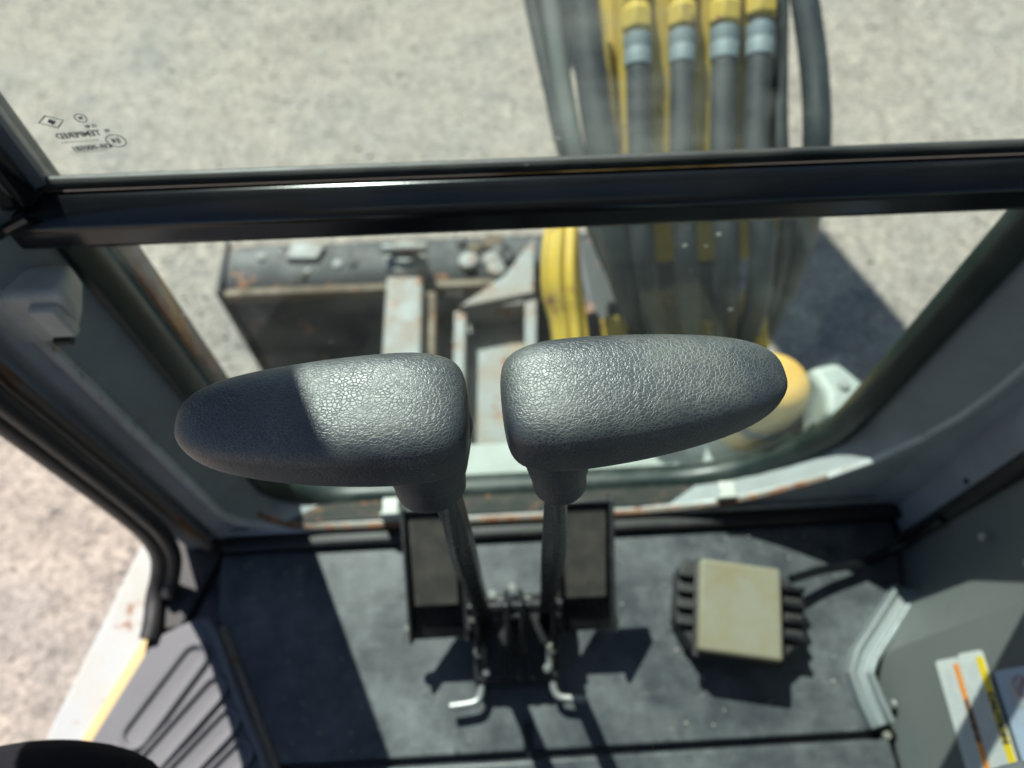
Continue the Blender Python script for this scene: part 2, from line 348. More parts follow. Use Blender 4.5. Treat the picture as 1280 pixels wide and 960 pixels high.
for k in range(10):
    a = 2*pi*k/10; off = .017*cos(a); yy = .376+.019*sin(a)
    rings.append([(x, yy, z) for x, z in rrect(-.303-off*.55, .428+off, -.028-off*.8, 1.345+off*.5, .09, .18, .06, .06)])
rings.append(rings[0]); f.loft(rings, cap=False); f.build('window_seal', 'seal', cab)
low = rrect(-.299, .432, -.032, .57, .09, .18, .004, .004)
f = MB(); f.loft([ring(low, .384), ring(low, .389)]); f.build('lower_pane', 'glass_low', cab, smooth=False)
f = MB(); f.tube([(-.292, .317, .078), (-.275, .317, .045), (-.245, .317, .022), (-.15, .3165, .0175), (.0, .3165, .018), (.15, .3165, .0175), (.21, .317, .020), (.28, .317, .033), (.34, .317, .062), (.40, .3175, .108)], .0045, 8, 6); f.build('rust_edge', 'rust_edge', cab)
f = MB(); f.prism([(-.322, .343), (-.303, .370), (-.307, .373), (-.327, .346)], .11, .53); f.build('reveal_strip', 'brown_flange', cab, bevel=.001)
# brown flange outside the left edge of the glass
f = MB(); f.prism([(-.36, .402), (-.30, .402), (-.296, .408), (-.296, .43), (-.36, .44)], -.03, .50); f.build('outer_flange', 'brown_flange', cab, bevel=.003)
f = MB(); f.box((.07, .43, -.075), (.86, .055, .05)); f.build('front_ledge', 'pale_body', cab, bevel=.006)
# left pillar: folded sheet, groove, then the door seal
f = MB(); f.prism([(-.342, .3225), (-.358, .312), (-.372, .316), (-.380, .304), (-.402, .300), (-.404, .308), (-.411, .310), (-.413, .335), (-.405, .40), (-.342, .40)], -.03, 1.40)
f.build('left_pillar', 'grey_paint', cab, bevel=.004)
f = MB(); f.tube([(-.372, .301, 1.36), (-.372, .301, .8), (-.372, .301, .2), (-.372, .300, .02)], .006, 8, 0); f.build('pillar_piping', 'brown_flange', cab)
ds = [(-.386, .281, 1.36), (-.386, .281, .8), (-.387, .281, .36), (-.391, .281, .19), (-.398, .280, .12), (-.411, .276, .062), (-.424, .262, .026), (-.431, .240, .013), (-.429, .208, .012), (-.43, .19, .012)]
f = MB(); f.tube(ds, .0115, 12, 6); f.build('door_seal', 'black_rubber', cab)
f = MB(); f.tube([(p[0]+.018, p[1]-.002, p[2]+.004) for p in ds[:8]], .009, 10, 6); f.build('door_seal', 'black_rubber', cab)
f = MB(); f.prism([(-.44, .20), (-.395, .20), (-.362, .285), (-.36, .32), (-.44, .32)], -.05, .006); f.build('pillar_foot', 'black_rubber', cab, bevel=.004)
# door sill outside the seal
f = MB(); f.prism([(-.447, .325), (-.472, .325), (-.60, -.10), (-.60, -.5), (-.53, -.5), (-.52, .0), (-.445, .185), (-.440, .21)], -.045, -.012); sill = f.build('door_sill', 'sill', cab, bevel=.006, seg=3)
f = MB(); f.prism([(-.440, .214), (-.423, .205), (-.418, .192), (-.424, .186), (-.432, .187), (-.50, .045), (-.53, -.02), (-.54, -.02), (-.512, .05), (-.448, .19)], -.014, -.006); f.build('sill_edge', 'cream', sill, bevel=.002)
# floor deck below the mats, kick trim at the front, deck edge at the back
f = MB(); f.prism([(-.44, -.9), (.53, -.9), (.53, .32), (-.44, .32)], -.06, -.006); f.build('floor_deck', 'black_metal', cab)
f = MB(); f.box((.085, .302, .005), (.89, .018, .022)); f.build('kick_trim', 'black_rubber', cab, bevel=.006, seg=3)
f = MB(); f.box((.085, .318, .002), (.89, .010, .030)); f.build('kick_strip', 'pale_metal', cab, bevel=.003)
# right front corner
f = MB(); f.prism([(.493, .3225), (.525, .312), (.532, .27), (.56, .27), (.56, .40), (.493, .40)], -.03, 1.40); f.build('right_pillar', 'grey_paint', cab, bevel=.004)
for zz in (.16, .30, .42): bolt((.531, .285, zz), (-1, -.15, 0), .004, .003, 'pillar_screw', cab, 'black_metal')
f = MB(); f.tube([(.523, .262, 1.3), (.523, .262, .6), (.522, .262, .08), (.515, .262, .012)], .010, 10, 4); f.build('corner_trim', 'black_rubber', cab)
# rest of the shell behind the camera
f = MB(); f.box((.548, -.30, .25), (.02, 1.12, .62)); f.build('side_wall', 'grey_paint', cab, bevel=.004)
f = MB(); f.box((.055, -.93, .32), (1.0, .03, .76)); f.build('rear_wall', 'grey_paint', cab, bevel=.004)
for c, d in (((.06, .345, 1.44), (1.06, .13, .05)), ((.06, -.665, 1.44), (1.06, .61, .05)), ((-.395, -.04, 1.44), (.15, .64, .05)), ((.515, -.04, 1.44), (.15, .64, .05))):
    f = MB(); f.box(c, d); f.build('roof_panel', 'grey_paint', cab)
f = MB(); f.box((.06, -.04, 1.455), (.78, .66, .004)); f.build('roof_hatch_pane', 'glass_low', cab, smooth=False)
for x, y in ((-.42, -.90), (.53, -.90)):
    f = MB(); f.box((x, y, .68), (.06, .06, 1.48)); f.build('rear_pillar', 'black_paint', cab, bevel=.01)

f = MB(); f.box((.548, -.30, .985), (.006, 1.08, .85)); f.build('side_pane', 'glass_side', cab, smooth=False)
f = MB(); f.box((.055, -.93, 1.06), (.9, .006, .72)); f.build('rear_pane', 'glass_side', cab, smooth=False)
st = thing('unseen_seat', 'unseen black operator seat with high backrest, added to block light from behind', 'seat', (.02, -.5, .0))  # out of view, put in to keep rear light off the grips
f = MB(); f.box((.02, -.50, .34), (.50, .52, .14)); f.build('seat_cushion', 'rib_fabric', st, bevel=.04, seg=4)
f = MB(); f.box((.02, -.74, .78), (.50, .13, .86), Matrix.Rotation(R(8), 3, 'X')); f.build('backrest', 'rib_fabric', st, bevel=.04, seg=4)
f = MB(); f.box((.02, -.52, .14), (.40, .46, .26)); f.build('seat_base', 'black_metal', st, bevel=.01)

# ------------------------------------------------------------------ opening upper front window
up = thing('upper_front_window', 'hinged upper front window with glossy black frame and tinted pane', 'window', (.06, .36, .54))
RL = [(.345, .548), (.345, .566), (.352, .574), (.366, .578), (.378, .572), (.378, .545), (.370, .539), (.353, .539)]
f = MB(); f.prism(RL, -.345, .50, 'x'); f.build('bottom_rail', 'black_paint', up, bevel=.0025, seg=3)
f = MB(); f.box((.08, .3735, .5805), (.75, .006, .010)); f.build('gasket', 'black_rubber', up, bevel=.002)
for x in (-.322, .472):
    f = MB(); f.prism([(x-.023, .350), (x+.022, .350), (x+.026, .356), (x+.026, .378), (x-.023, .378)], .579, 1.33); sr = f.build('side_rail', 'black_paint', up, bevel=.003)
    f = MB(); f.prism([(x+.0265, .366), (x+.033, .370), (x+.033, .376), (x+.0265, .377)] if x < 0 else [(x-.036, .370), (x-.0235, .366), (x-.0235, .377), (x-.036, .376)], .583, 1.33); f.build('gasket', 'gasket', sr)
f = MB(); f.box((.08, .362, 1.345), (.84, .03, .03)); f.build('top_rail', 'black_paint', up, bevel=.004)
f = MB(); f.tube([(-.345, .343, .552), (-.33, .342, .563), (-.312, .3425, .573), (-.298, .346, .578)], .004, 8, 4); f.build('weld_bead', 'black_paint', up)
f = MB(); f.box((.08, .3725, .955), (.76, .005, .75)); pane = f.build('upper_pane', 'glass_up', up, smooth=False)
# etched glass mark, lettered to be read from outside
def P_(px, py):   # centre of a mark: offsets on the pane in metres
    return Vector((px, .3693, py))
ex, ez = -.2475, .6240
RX = Matrix.Rotation(pi/2, 4, 'X') @ Matrix.Identity(4)
def etch(txt, dx, dz, size):
    dx *= .9; size *= .95
    mt = Matrix.Translation((ex+dx, .3693, ez+dz)) @ Matrix.Rotation(R(-4), 4, 'Y') @ Matrix.Rotation(pi, 4, 'Z') @ Matrix.Rotation(pi/2, 4, 'X')
    text_mesh(txt, size, 'mark', 'etched_mark', pane, mt)
etch('TEMPERED', 0, 0, .0062); etch('43R-000581', .004, -.0105, .0056); etch('E4', .0225, -.0058, .0056)
etch('M', .0085, .0125, .0036); etch('15 40', .012, .0062, .0034); etch('02', .0205, .0024, .0034)
def outline(pts, wd, nm):
    pts = [(ex+(a-ex)*.9, ez+(b-ez)) for a, b in pts]
    f = MB(); n = len(pts); c = Vector((sum(p[0] for p in pts)/n, sum(p[1] for p in pts)/n))
    inner = []
    for p in pts:
        d = Vector(p)-c; inner.append(c+d*(1-wd/d.length))
    f.loft([[(p[0], .3691, p[1]) for p in pts], [(p[0], .3691, p[1]) for p in inner], [(p[0], .3694, p[1]) for p in inner], [(p[0], .3694, p[1]) for p in pts], [(p[0], .3691, p[1]) for p in pts]], cap=False)
    return f.build(nm, 'mark', pane)
outline([(ex-.021, ez+.010), (ex-.0135, ez+.0155), (ex-.003, ez+.0115), (ex-.010, ez+.0055)], .0009, 'etched_mark')
outline([(ex-.0145, ez+.0105), (ex-.012, ez+.0128), (ex-.0085, ez+.0105), (ex-.012, ez+.0082)], .0022, 'etched_mark')
for cx, cz, rx, rz in ((ex+.0225, ez-.0058, .0068, .0052), (ex+.0085, ez+.0125, .0040, .0034)):
    outline([(cx+rx*cos(2*pi*k/24), cz+rz*sin(2*pi*k/24)) for k in range(24)], .0006, 'etched_mark')
f = MB()
for (cz, x0, x1) in ((-.0050, -.013, .010), (-.0135, -.008, .012)):
    x = x0
    while x < x1:
        ww = random.uniform(.0008, .0016); f.box((ex+x, .3693, ez+cz+.06*x), (ww*.8, .0003, .0007)); x += ww+.0007
fs_ = f.build('etched_small_print', 'mark', pane, smooth=False); fs_['kind'] = 'stuff'

# ------------------------------------------------------------------ floor mats
f = MB()
f.prism([(-.36, .292), (.516, .292), (.505, .19), (.428, .112), (.436, .044), (.028, .044), (.028, .075), (.018, .075), (.018, .044), (-.27, .044), (-.352, .20)], -.004, .004)
tag(f.build('floor_mat', 'floor', bevel=.003), 'dusty black floor mat under the levers and pedals', 'floor mat')
f = MB(); f.prism([(-.262, .036), (.434, .036), (.434, -.5), (-.262, -.5)], -.005, .010)
tag(f.build('floor_plate', 'floor', bevel=.004), 'dark floor plate edge along the bottom of the view behind the mat', 'floor plate')
bolt((.432, .040, .004), (0, 0, 1), .006, .008, 'plate_bolt', bpy.data.objects['floor_plate'])

f = MB(); rnd = random.Random(5)
for k in range(150):
    x = rnd.uniform(-.33, .43); y = rnd.uniform(.05, .288) if k % 3 else rnd.uniform(.262, .29)
    r = rnd.uniform(.0007, .0024); a = rnd.uniform(0, 6.28)
    f.loft([[(x+q*r*cos(a+j*1.57)*rnd.uniform(.7, 1.3), y+q*r*sin(a+j*1.57)*rnd.uniform(.7, 1.3), .0038+z*r) for j in range(4)] for q, z in ((1, 0), (1, .5), (.4, .9))])
gr_ = f.build('floor_grit', 'gravel', smooth=False); gr_['kind'] = 'stuff'; gr_['label'] = 'dry grit scattered over the floor mat'; gr_['category'] = 'grit'
# ribbed step mat by the door
sm = thing('step_mat', 'grey rubber step mat with raised finger ribs beside the door sill', 'step mat', (-.38, .08, -.004))
f = MB(); f.prism([(-.415, .196), (-.375, .214), (-.357, .207), (-.272, .042), (-.245, -.1), (-.245, -.45), (-.53, -.45), (-.525, -.02), (-.43, .18)], -.005, .010); f.build('mat_sheet', 'step', sm, bevel=.004, seg=3)
f = MB(); f.tube([(-.368, .208, .012), (-.352, .195, .012), (-.31, .11, .012), (-.270, .035, .012), (-.25, -.05, .012)], .0055, 8, 4); f.build('mat_edge', 'step', sm)
f = MB(); f.tube([(-.352, .196, .008), (-.345, .199, .006), (-.262, .036, .006)], .005, 8, 0); f.build('edge_strip', 'brown_flange', sm)
def rib(a, b, wd, nm='rib'):
    a, b = Vector(a), Vector(b); d = (b-a).normalized(); s_ = Vector((-d.y, d.x))
    # stadium-shaped raised ridge loop with a sunken middle
    def stad(r, z, ext=0):
        pts = []
        for k in range(9):
            t = -pi/2+pi*k/8; pts.append(b+d*(cos(t)*r)+s_*(sin(t)*r))
        for k in range(9):
            t = pi/2+pi*k/8; pts.append(a+d*(cos(t)*r)+s_*(sin(t)*r))
        return [(p.x, p.y, z) for p in pts]
    f = MB(); f.loft([stad(wd, .0095), stad(wd*.95, .0145), stad(wd*.82, .0165), stad(wd*.68, .0155), stad(wd*.60, .0115), stad(wd*.3, .0108)])
    f.build(nm, 'step', sm)
rib((-.425, .085), (-.372, .165), .019)
rib((-.425, .030), (-.342, .128), .0168)
rib((-.405, .005), (-.322, .092), .0168)
rib((-.395, -.030), (-.303, .058), .0168)
rib((-.385, -.062), (-.290, .024), .0168)
rib((-.375, -.095), (-.282, -.010), .0168)

# ------------------------------------------------------------------ travel levers
def grip_mesh(s, base, tilt_y, tilt_z):
    """s=+1 points to +X. bullet-shaped grip lofted from super-elliptic rings"""
    ST = [(0, .004), (.0004, .0125), (.0018, .0188), (.0045, .0226), (.0085, .0252), (.015, .0272), (.024, .0284), (.038, .0284), (.055, .0276), (.072, .0262), (.088, .0242), (.101, .0220), (.112, .0193), (.1205, .0160), (.1265, .0121), (.1300, .0078), (.1314, .0030)]
    rings = []; N = 40
    rot = Matrix.Rotation(tilt_z, 3, 'Z') @ Matrix.Rotation(tilt_y, 3, 'Y')
    for x, r in ST:
        e = 2.0/3.3; rg = []
        t = max(0., (x-.03)/.10); cy = .0035*t*t
        for k in range(N):
            a = 2*pi*k/N; c_, s_ = cos(a), sin(a)
            y = math.copysign(abs(c_)**e, c_)*r*1.03+cy; z = math.copysign(abs(s_)**e, s_)*r*.76-(.003*t)
            if s_ < 0: z *= .94
            q = rot @ Vector((x*s, y, z)); rg.append(Vector(base)+q)
        rings.append(rg)
    return rings
def lever(s, label, gb, ty, tz, neck, shaft, pedal):
    t = thing('travel_lever', label, 'lever', (shaft[-1][0], shaft[-1][1], .0), 'pair of travel levers on the cab floor')
    f = MB(); f.loft(grip_mesh(s, gb, ty, tz)); gp = f.build('grip', 'grip', t, sub=1)
    f = MB(); a, b = Vector(neck[0]), Vector(neck[1]); ax = (b-a); L = ax.length
    f.lathe([(neck[2]*1.25, 0), (neck[2]*1.12, L*.35), (neck[2], L*.62), (neck[2]*.98, L*.66), (neck[2]*.93, L*.72), (neck[2]*.9, L*.96), (neck[2]*.8, L), (neck[2]*.3, L*1.001)], a, ax, 28); f.build('grip_neck', 'grip', t)
    f = MB()
    # flat-sided lever bar, two plates wide
    f.tube(shaft, .0094, 4, 5, .62); f.build('lever_bar', 'black_metal', t, bevel=.0015)
    f = MB(); f.tube([(p[0]+(.007*s if p is not shaft[0] else 0), p[1]-.003, p[2]) for p in shaft[:-1]]+[(shaft[-1][0]+.014*s, shaft[-1][1]-.006, shaft[-1][2])], .0048, 10, 5); f.build('lever_rod', 'black_metal', t)
    # pedal plate raised towards the front
    x0, x1 = pedal; zb, zt, yb, yt = .055, .158, .165, .290
    ped = MB(); dy, dz = yt-yb, zt-zb; nrm = Vector((0, -dz, dy)).normalized(); dr = Vector((0, dy, dz)); Lp = dr.length; dr.normalize()
    fr_ = Matrix(((1, 0, 0), (0, dr.y, nrm.y), (0, dr.z, nrm.z)))
    ctr = Vector(((x0+x1)/2, (yb+yt)/2, (zb+zt)/2))
    ped.box(ctr, (x1-x0, Lp, .006), fr_)
    pl = ped.build('pedal_plate', 'black_metal', t, bevel=.002)
    for xx in (x0+.0025, x1-.0025):
        f = MB(); f.box(ctr+nrm*.006+Vector((xx-ctr.x, 0, 0)), (.005, Lp, .014), fr_); f.build('pedal_rim', 'worn_edge', pl, bevel=.002)
    f = MB(); f.box(ctr+nrm*.006+dr*(Lp/2-.0025), (x1-x0-.012, .005, .014), fr_); f.build('pedal_rim', 'worn_edge', pl, bevel=.0015)
    f = MB(); xi = .004*s
    f.box(ctr+nrm*.007+dr*(.017), (x1-x0-.018, Lp*.66, .007), fr_); f.build('pedal_pad', 'pad', pl, bevel=.002)
    ox = x0 if s < 0 else x1
    f = MB(); f.tube([(ox-.004*s*0, .164, .052), (ox, .176, .064)], .0052, 10, 0); f.build('hinge_pin', 'bolt', t)
    ix = x1 if s < 0 else x0
    f = MB(); f.tube([(ix, .178, .075), (ix, .205, .098)], .005, 10, 0); f.build('hinge_pin', 'bolt', t)
    # support stay from plate to pivot
    f = MB(); f.box((ix-.0*s, .20, .055), (.008, .07, .05)); f.build('pedal_stay', 'black_metal', t, bevel=.002)
    # bent lock rod lying towards the seat
    cx = -.026 if s < 0 else .050
    f = MB(); f.tube([(cx, .152, .052), (cx+.001*s, .138, .036), (cx+.004*s, .108, .026), (cx+.010*s, .098, .024), (cx+.022*s, .0955, .024), (cx+.040*s, .094, .024)], .0042, 10, 4); f.build('lock_rod', 'pale_metal', t)
    bolt((cx+.004*s, .147, .058), (0, -.5, 1), .006, .007, 'pivot_bolt', t)
    bolt((cx+.010*s, .180, .083), (0, -.5, 1), .005, .007, 'pivot_bolt', t)
    bolt((cx-.003*s, .128, .040), (0, -.5, 1), .0045, .006, 'pivot_bolt', t, 'pale_metal')
    return t
lever(-1, 'left travel lever whose grip tip lies in shade, pointing to the door', (-.0115, .153, .646), R(2), R(1.5), ((-.0345, .150, .640), (-.0330, .137, .600), .0195),
      [(-.026, .134, .605), (-.0235, .150, .44), (-.024, .178, .22), (-.022, .182, .10), (-.021, .182, .02)], (-.109, -.040))
lever(1, 'right travel lever with fully sunlit grip pointing to the side console', (.0035, .153, .648), R(-2.5), R(2.8), ((.028, .148, .634), (.0315, .137, .594), .0150),
      [(.0295, .137, .605), (.034, .150, .44), (.043, .178, .22), (.046, .187, .10), (.047, .187, .02)], (.062, .128))
# pivot bracket between the levers
pb = thing('lever_bracket', 'black steel pivot bracket on the floor between the two levers', 'bracket', (.012, .16, .004))
f = MB(); f.box((.012, .165, .020), (.10, .10, .032)); f.build('bracket_base', 'black_metal', pb, bevel=.004)
for x in (-.030, .004, .020, .056):
    f = MB(); f.prism([(.125, .036), (.215, .036), (.205, .10), (.185, .112), (.165, .10)], x-.003, x+.003, 'x'); f.build('bracket_cheek', 'black_metal', pb, bevel=.0015)
f = MB(); f.tube([(-.04, .188, .09), (.066, .188, .09)], .008, 14, 0); f.build('pivot_pin', 'black_metal', pb)
for x, y in ((-.012, .215), (.012, .222), (.03, .205), (.012, .19), (-.004, .205)):
    bolt((x, y, .036), (0, -.2, 1), .006, .010, 'pivot_nut', pb, 'pale_metal')

# ------------------------------------------------------------------ foot pedal with cable
fp = thing('foot_pedal', 'small foot pedal with sand coloured pad on black ribbed base', 'pedal', (.28, .17, .004))
RP = Matrix.Rotation(R(-11), 3, 'Z')
pc = Vector((.277, .180, 0))
def pbox(f, c, d): return f.box(pc+RP @ Vector(c), d, RP)
f = MB(); out = [(-.070, .045), (-.058, .056), (.050, .050), (.082, .036), (.082, -.022), (.055, -.050), (-.050, -.050), (-.072, -.020)]
f.prism([tuple((pc+RP @ Vector((a, b, 0)))[:2]) for a, b in out], .006, .040); f.build('pedal_base', 'black_rubber', fp, bevel=.004)
for k in range(4):
    f = MB(); pbox(f, (.066, .034-.019*k, .043), (.030, .007, .012)); f.build('base_rib', 'black_metal', fp, bevel=.002)
    f = MB(); pbox(f, (-.060, .034-.019*k, .043), (.020, .007, .012)); f.build('base_rib', 'black_rubber', fp, bevel=.002)
f = MB(); pbox(f, (.0, -.002, .055), (.096, .108, .018)); f.build('pedal_pad', 'tanpad', fp, bevel=.005, seg=3)
f = MB(); pbox(f, (.0, -.002, .043), (.102, .116, .008)); f.build('pad_plate', 'black_rubber', fp, bevel=.002)
f = MB(); f.tube([(.352, .214, .040), (.40, .226, .03), (.46, .235, .02), (.505, .252, .03), (.512, .256, .12)], .0055, 10, 6); tag(f.build('pedal_cable', 'black_paint'), 'black cable running from the foot pedal to the right corner', 'cable')

# ------------------------------------------------------------------ side console at the right
sc_ = thing('side_console', 'charcoal moulded side console panel at the right of the floor', 'console', (.46, .0, .0))
def cring(z, pts): return [(x, y, z) for x, y in pts]
f = MB()
Z0 = [(.518, .262), (.505, .195), (.436, .114), (.441, .03), (.441, -.5)]
Z1 = [(.519, .262), (.510, .200), (.449, .126), (.449, .03), (.449, -.5)]
Z2 = [(.527, .262), (.524, .205), (.500, .140), (.500, .03), (.500, -.5)]
Z3 = [(.537, .262), (.537, .210), (.534, .150), (.534, .03), (.534, -.5)]
def close(z, pts): return cring(z, pts)+[(.538, -.5, z), (.538, .262, z)]
f.loft([close(.002, Z0), close(.04, Z1), close(.24, Z2), close(.52, Z3)]); f.build('console_panel', 'console', sc_, bevel=.006, seg=3)
path = [(.505, .198), (.499, .184), (.434, .119), (.424, .104), (.427, .078), (.433, .050)]
f = MB(); rings = []
for i_, (x, y) in enumerate(path):
    a = Vector(path[max(i_-1, 0)]); b = Vector(path[min(i_+1, len(path)-1)]); d_ = (b-a).normalized(); n_ = Vector((d_.y, -d_.x))
    if n_.x > 0: n_ = -n_
    rings.append([(x+n_.x*q, y+n_.y*q, zz) for q, zz in ((-.004, .0), (-.004, .030), (.002, .031), (.003, .022), (.014, .020), (.019, .024), (.022, .022), (.022, .0))])
f.loft(rings); f.build('console_trim', 'trim_grey', sc_, bevel=.0015)
for x, y, z in ((.516, .215, .18), (.51, .17, .24), (.4445, .07, .03)):
    bolt((x-.004, y, z), (-1, -.1, .2), .0045, .003, 'console_screw', sc_, 'pale_metal')

# decals lie on the sloping facet between z .04 and .24 : X = .449 + .255 (z-.04)
SL = (.500-.449)/.20
fu = Vector((SL, 0, 1)).normalized(); fv = Vector((0, -1, 0)); fn = fv.cross(fu).normalized()
if fn.x > 0: fn = -fn
def facet(y, z): return Vector((.449+SL*(z-.04), y, z))
def decal(name, label, y0, z0, wd, ht, ang, mat, lift=.0012):
    """frame with local u (width) and v (downwards along the decal) on the facet"""
    t = thing(name, label, 'sticker', facet(y0, z0), 'stickers on the side console')
    u = (fu*cos(ang)+fv*sin(ang)); v = (fv*cos(ang)-fu*sin(ang))
    def pt(a, b, h=0): return facet(y0, z0)+u*a+v*b+fn*(lift+h)
    def quad(a0, a1, b0, b1, h, nm, mt, root, r=.0):
        f = MB(); f.loft([[pt(a0, b0, h), pt(a1, b0, h), pt(a1, b1, h), pt(a0, b1, h)], [pt(a0, b0, h+.0004), pt(a1, b0, h+.0004), pt(a1, b1, h+.0004), pt(a0, b1, h+.0004)]])
        return f.build(nm, mt, root, smooth=False)
    sh = MB(); rr_ = rrect(0, wd, 0, ht, .004, .004, .004, .004, 4)
    sh.loft([[pt(a, b, 0) for a, b in rr_], [pt(a, b, .0006) for a, b in rr_]]); bs = sh.build('backing', mat, t)
    return t, bs, pt, quad, u, v
def on_decal(txt, size, mat, root, pt, u, v, a, b):
    # baseline runs along v, letter tops towards u
    o = pt(a, b, .0013); n = v.cross(u)
    if n.dot(fn) < 0: n = -n
    mt = Matrix(((v.x, u.x, n.x, o.x), (v.y, u.y, n.y, o.y), (v.z, u.z, n.z, o.z), (0, 0, 0, 1)))
    text_mesh(txt, size, mat, 'lettering', root, mt)
def print_lines(quadpt, root, a0, a1, b0, b1, step, mat, seed):
    rnd = random.Random(seed); f = MB(); a = a0
    while a < a1:
        b = b0
        while b < b1:
            L = rnd.uniform(.002, .007)
            if rnd.random() < .85:
                p = [quadpt(a, b, .0008), quadpt(a+step*.42, b, .0008), quadpt(a+step*.42, min(b+L, b1), .0008), quadpt(a, min(b+L, b1), .0008)]
                f.add(p, [(0, 1, 2, 3)])
            b += L+.0012
        a += step
    o = f.build('small_print', mat, root, smooth=False); o['kind'] = 'stuff'; return o
d, bs, pt, quad, u, v = decal('warning_sticker', 'white sticker with orange WARNING band on side console', .104, .101, .0315, .155, R(1.5), 'vinyl_white')
quad(.0235, .0300, .006, .15, .0007, 'orange_band', 'vinyl_orange', d); on_decal('WARNING', .0082, 'ink', d, pt, u, v, .0267, .060)
print_lines(pt, d, .003, .021, .010, .15, .0026, 'greyink', 3)
d, bs, pt, quad, u, v = decal('caution_sticker', 'white sticker with yellow CAUTION band on side console', .1055, .1335, .0325, .118, R(1.5), 'vinyl_white', .0024)
quad(.0225, .0315, .006, .114, .0007, 'yellow_band', 'vinyl_yellow', d); on_decal('CAUTION', .0102, 'ink', d, pt, u, v, .0270, .062)
print_lines(pt, d, .003, .020, .010, .11, .0026, 'greyink', 5)
d, bs, pt, quad, u, v = decal('diagram_sticker', 'pale blue white sticker with small red circle at the right edge', .0835, .1685, .075, .12, R(1.5), 'vinyl_blue', .0006)
print_lines(pt, d, .008, .018, .006, .05, .0024, 'greyink', 8); quad(.012, .026, .012, .034, .0007, 'grey_block', 'greyink', d)
f = MB(); cpt = [(.026+.0075*cos(2*pi*k/20), .016+.0095*sin(2*pi*k/20)) for k in range(20)]; cpi = [(.026+.006*cos(2*pi*k/20), .016+.008*sin(2*pi*k/20)) for k in range(20)]
f.loft([[pt(a, b, .0015) for a, b in cpt], [pt(a, b, .0015) for a, b in cpi], [pt(a, b, .0018) for a, b in cpi], [pt(a, b, .0018) for a, b in cpt]], cap=False); f.build('red_circle', 'redink', d)
f = MB(); f.loft([[pt(.019, .022, .0016), pt(.021, .025, .0016), pt(.032, .010, .0016), pt(.031, .008, .0016)], [pt(.019, .022, .002), pt(.021, .025, .002), pt(.032, .010, .002), pt(.031, .008, .002)]]); f.build('red_stroke', 'redink', d)

# ------------------------------------------------------------------ latch, clips, cushions
lt = thing('window_latch', 'off white window latch block below the left end of the black rail', 'latch', (-.32, .335, .50))
f = MB(); f.prism([(-.362, .534), (-.292, .534), (-.294, .512), (-.312, .476), (-.352, .472), (-.366, .50)], .316, .345, 'y'); f.build('latch_body', 'latch', lt, bevel=.006, seg=3)
f = MB(); f.box((-.310, .314, .508), (.020, .010, .034)); f.build('latch_tab', 'latch', lt, bevel=.003)
f = MB(); f.box((-.318, .3145, .480), (.014, .006, .006)); f.build('latch_slot', 'black_rubber', lt, bevel=.001)
for x, y, lab in ((-.137, .328, 'white plastic clip on the rusty sill left of the levers'), (.294, .328, 'white plastic clip on the rusty sill right of the levers')):
    c = thing('sill_clip', lab, 'clip', (x, y, .02), 'clips on the window sill')
    f = MB(); f.prism([(-.014+x, .018), (.014+x, .018), (.015+x, .044), (.010+x, .052), (-.010+x, .052), (-.014+x, .046)], y-.010, y-.004, 'y'); f.build('clip_plate', 'white', c, bevel=.002)
    f = MB(); f.box((x, y+.004, .048), (.020, .018, .006)); f.build('clip_tongue', 'white', c, bevel=.002)
    bolt((x, y-.010, .034), (0, -1, .2), .004, .002, 'clip_screw', c, 'pale_metal')
def cushion(name, label, cat, prof, mat):
    """rounded pad: stations (y, x centre, half width, z top, z bottom)"""
    f = MB(); rings = []
    for y, xc, hw, zt, zb in prof:
        rg = []; zc = (zt+zb)/2; hz = (zt-zb)/2
        for k in range(24):
            a = 2*pi*k/24; e = 2/2.8
            rg.append((xc+math.copysign(abs(cos(a))**e, cos(a))*hw, y, zc+math.copysign(abs(sin(a))**e, sin(a))*hz))
        rings.append(rg)
    f.loft(rings); return tag(f.build(name, mat, sub=1), label, cat)
cushion('ribbed_cushion', 'black ribbed cloth pad in the bottom left corner', 'cushion',
        [(.048, -.295, .004, .42, .40), (.046, -.295, .03, .44, .38), (.036, -.295, .058, .455, .36), (.015, -.295, .074, .46, .34), (-.03, -.295, .085, .463, .33), (-.12, -.295, .09, .463, .33), (-.30, -.295, .09, .46, .33), (-.32, -.295, .07, .44, .35)], 'rib_fabric')
cushion('flecked_cushion', 'grey flecked cloth pad in the bottom right corner', 'cushion',
        [(.004, .345, .004, .42, .40), (.002, .345, .02, .43, .385), (-.004, .345, .036, .445, .36), (-.018, .345, .050, .45, .345), (-.04, .345, .057, .452, .335), (-.12, .345, .06, .452, .33), (-.30, .345, .06, .45, .33), (-.32, .345, .05, .43, .35)], 'grey_fabric')

# ------------------------------------------------------------------ unseen mirror, added outside the left pillar to shade the left grip
mr = thing('added_mirror', 'unseen black framed mirror added outside the left front pillar to shade the grip', 'mirror', (-.40, .42, 1.30))
f = MB(); f.tube([(-.42, .42, 1.30), (-.45, .52, 1.33), (-.43, .63, 1.33), (-.40, .66, 1.31)], .010, 10, 5); f.build('mirror_arm', 'black_metal', mr)
f = MB(); f.prism(rrect(-.50, -.298, 1.10, 1.46, .03, .03, .03, .03, 5), .655, .680, 'y'); f.build('mirror_shell', 'black_metal', mr, bevel=.006, seg=3)
f = MB(); f.prism(rrect(-.492, -.306, 1.108, 1.452, .026, .026, .026, .026, 5), .652, .6545, 'y'); f.build('mirror_glass', 'mirror', mr)

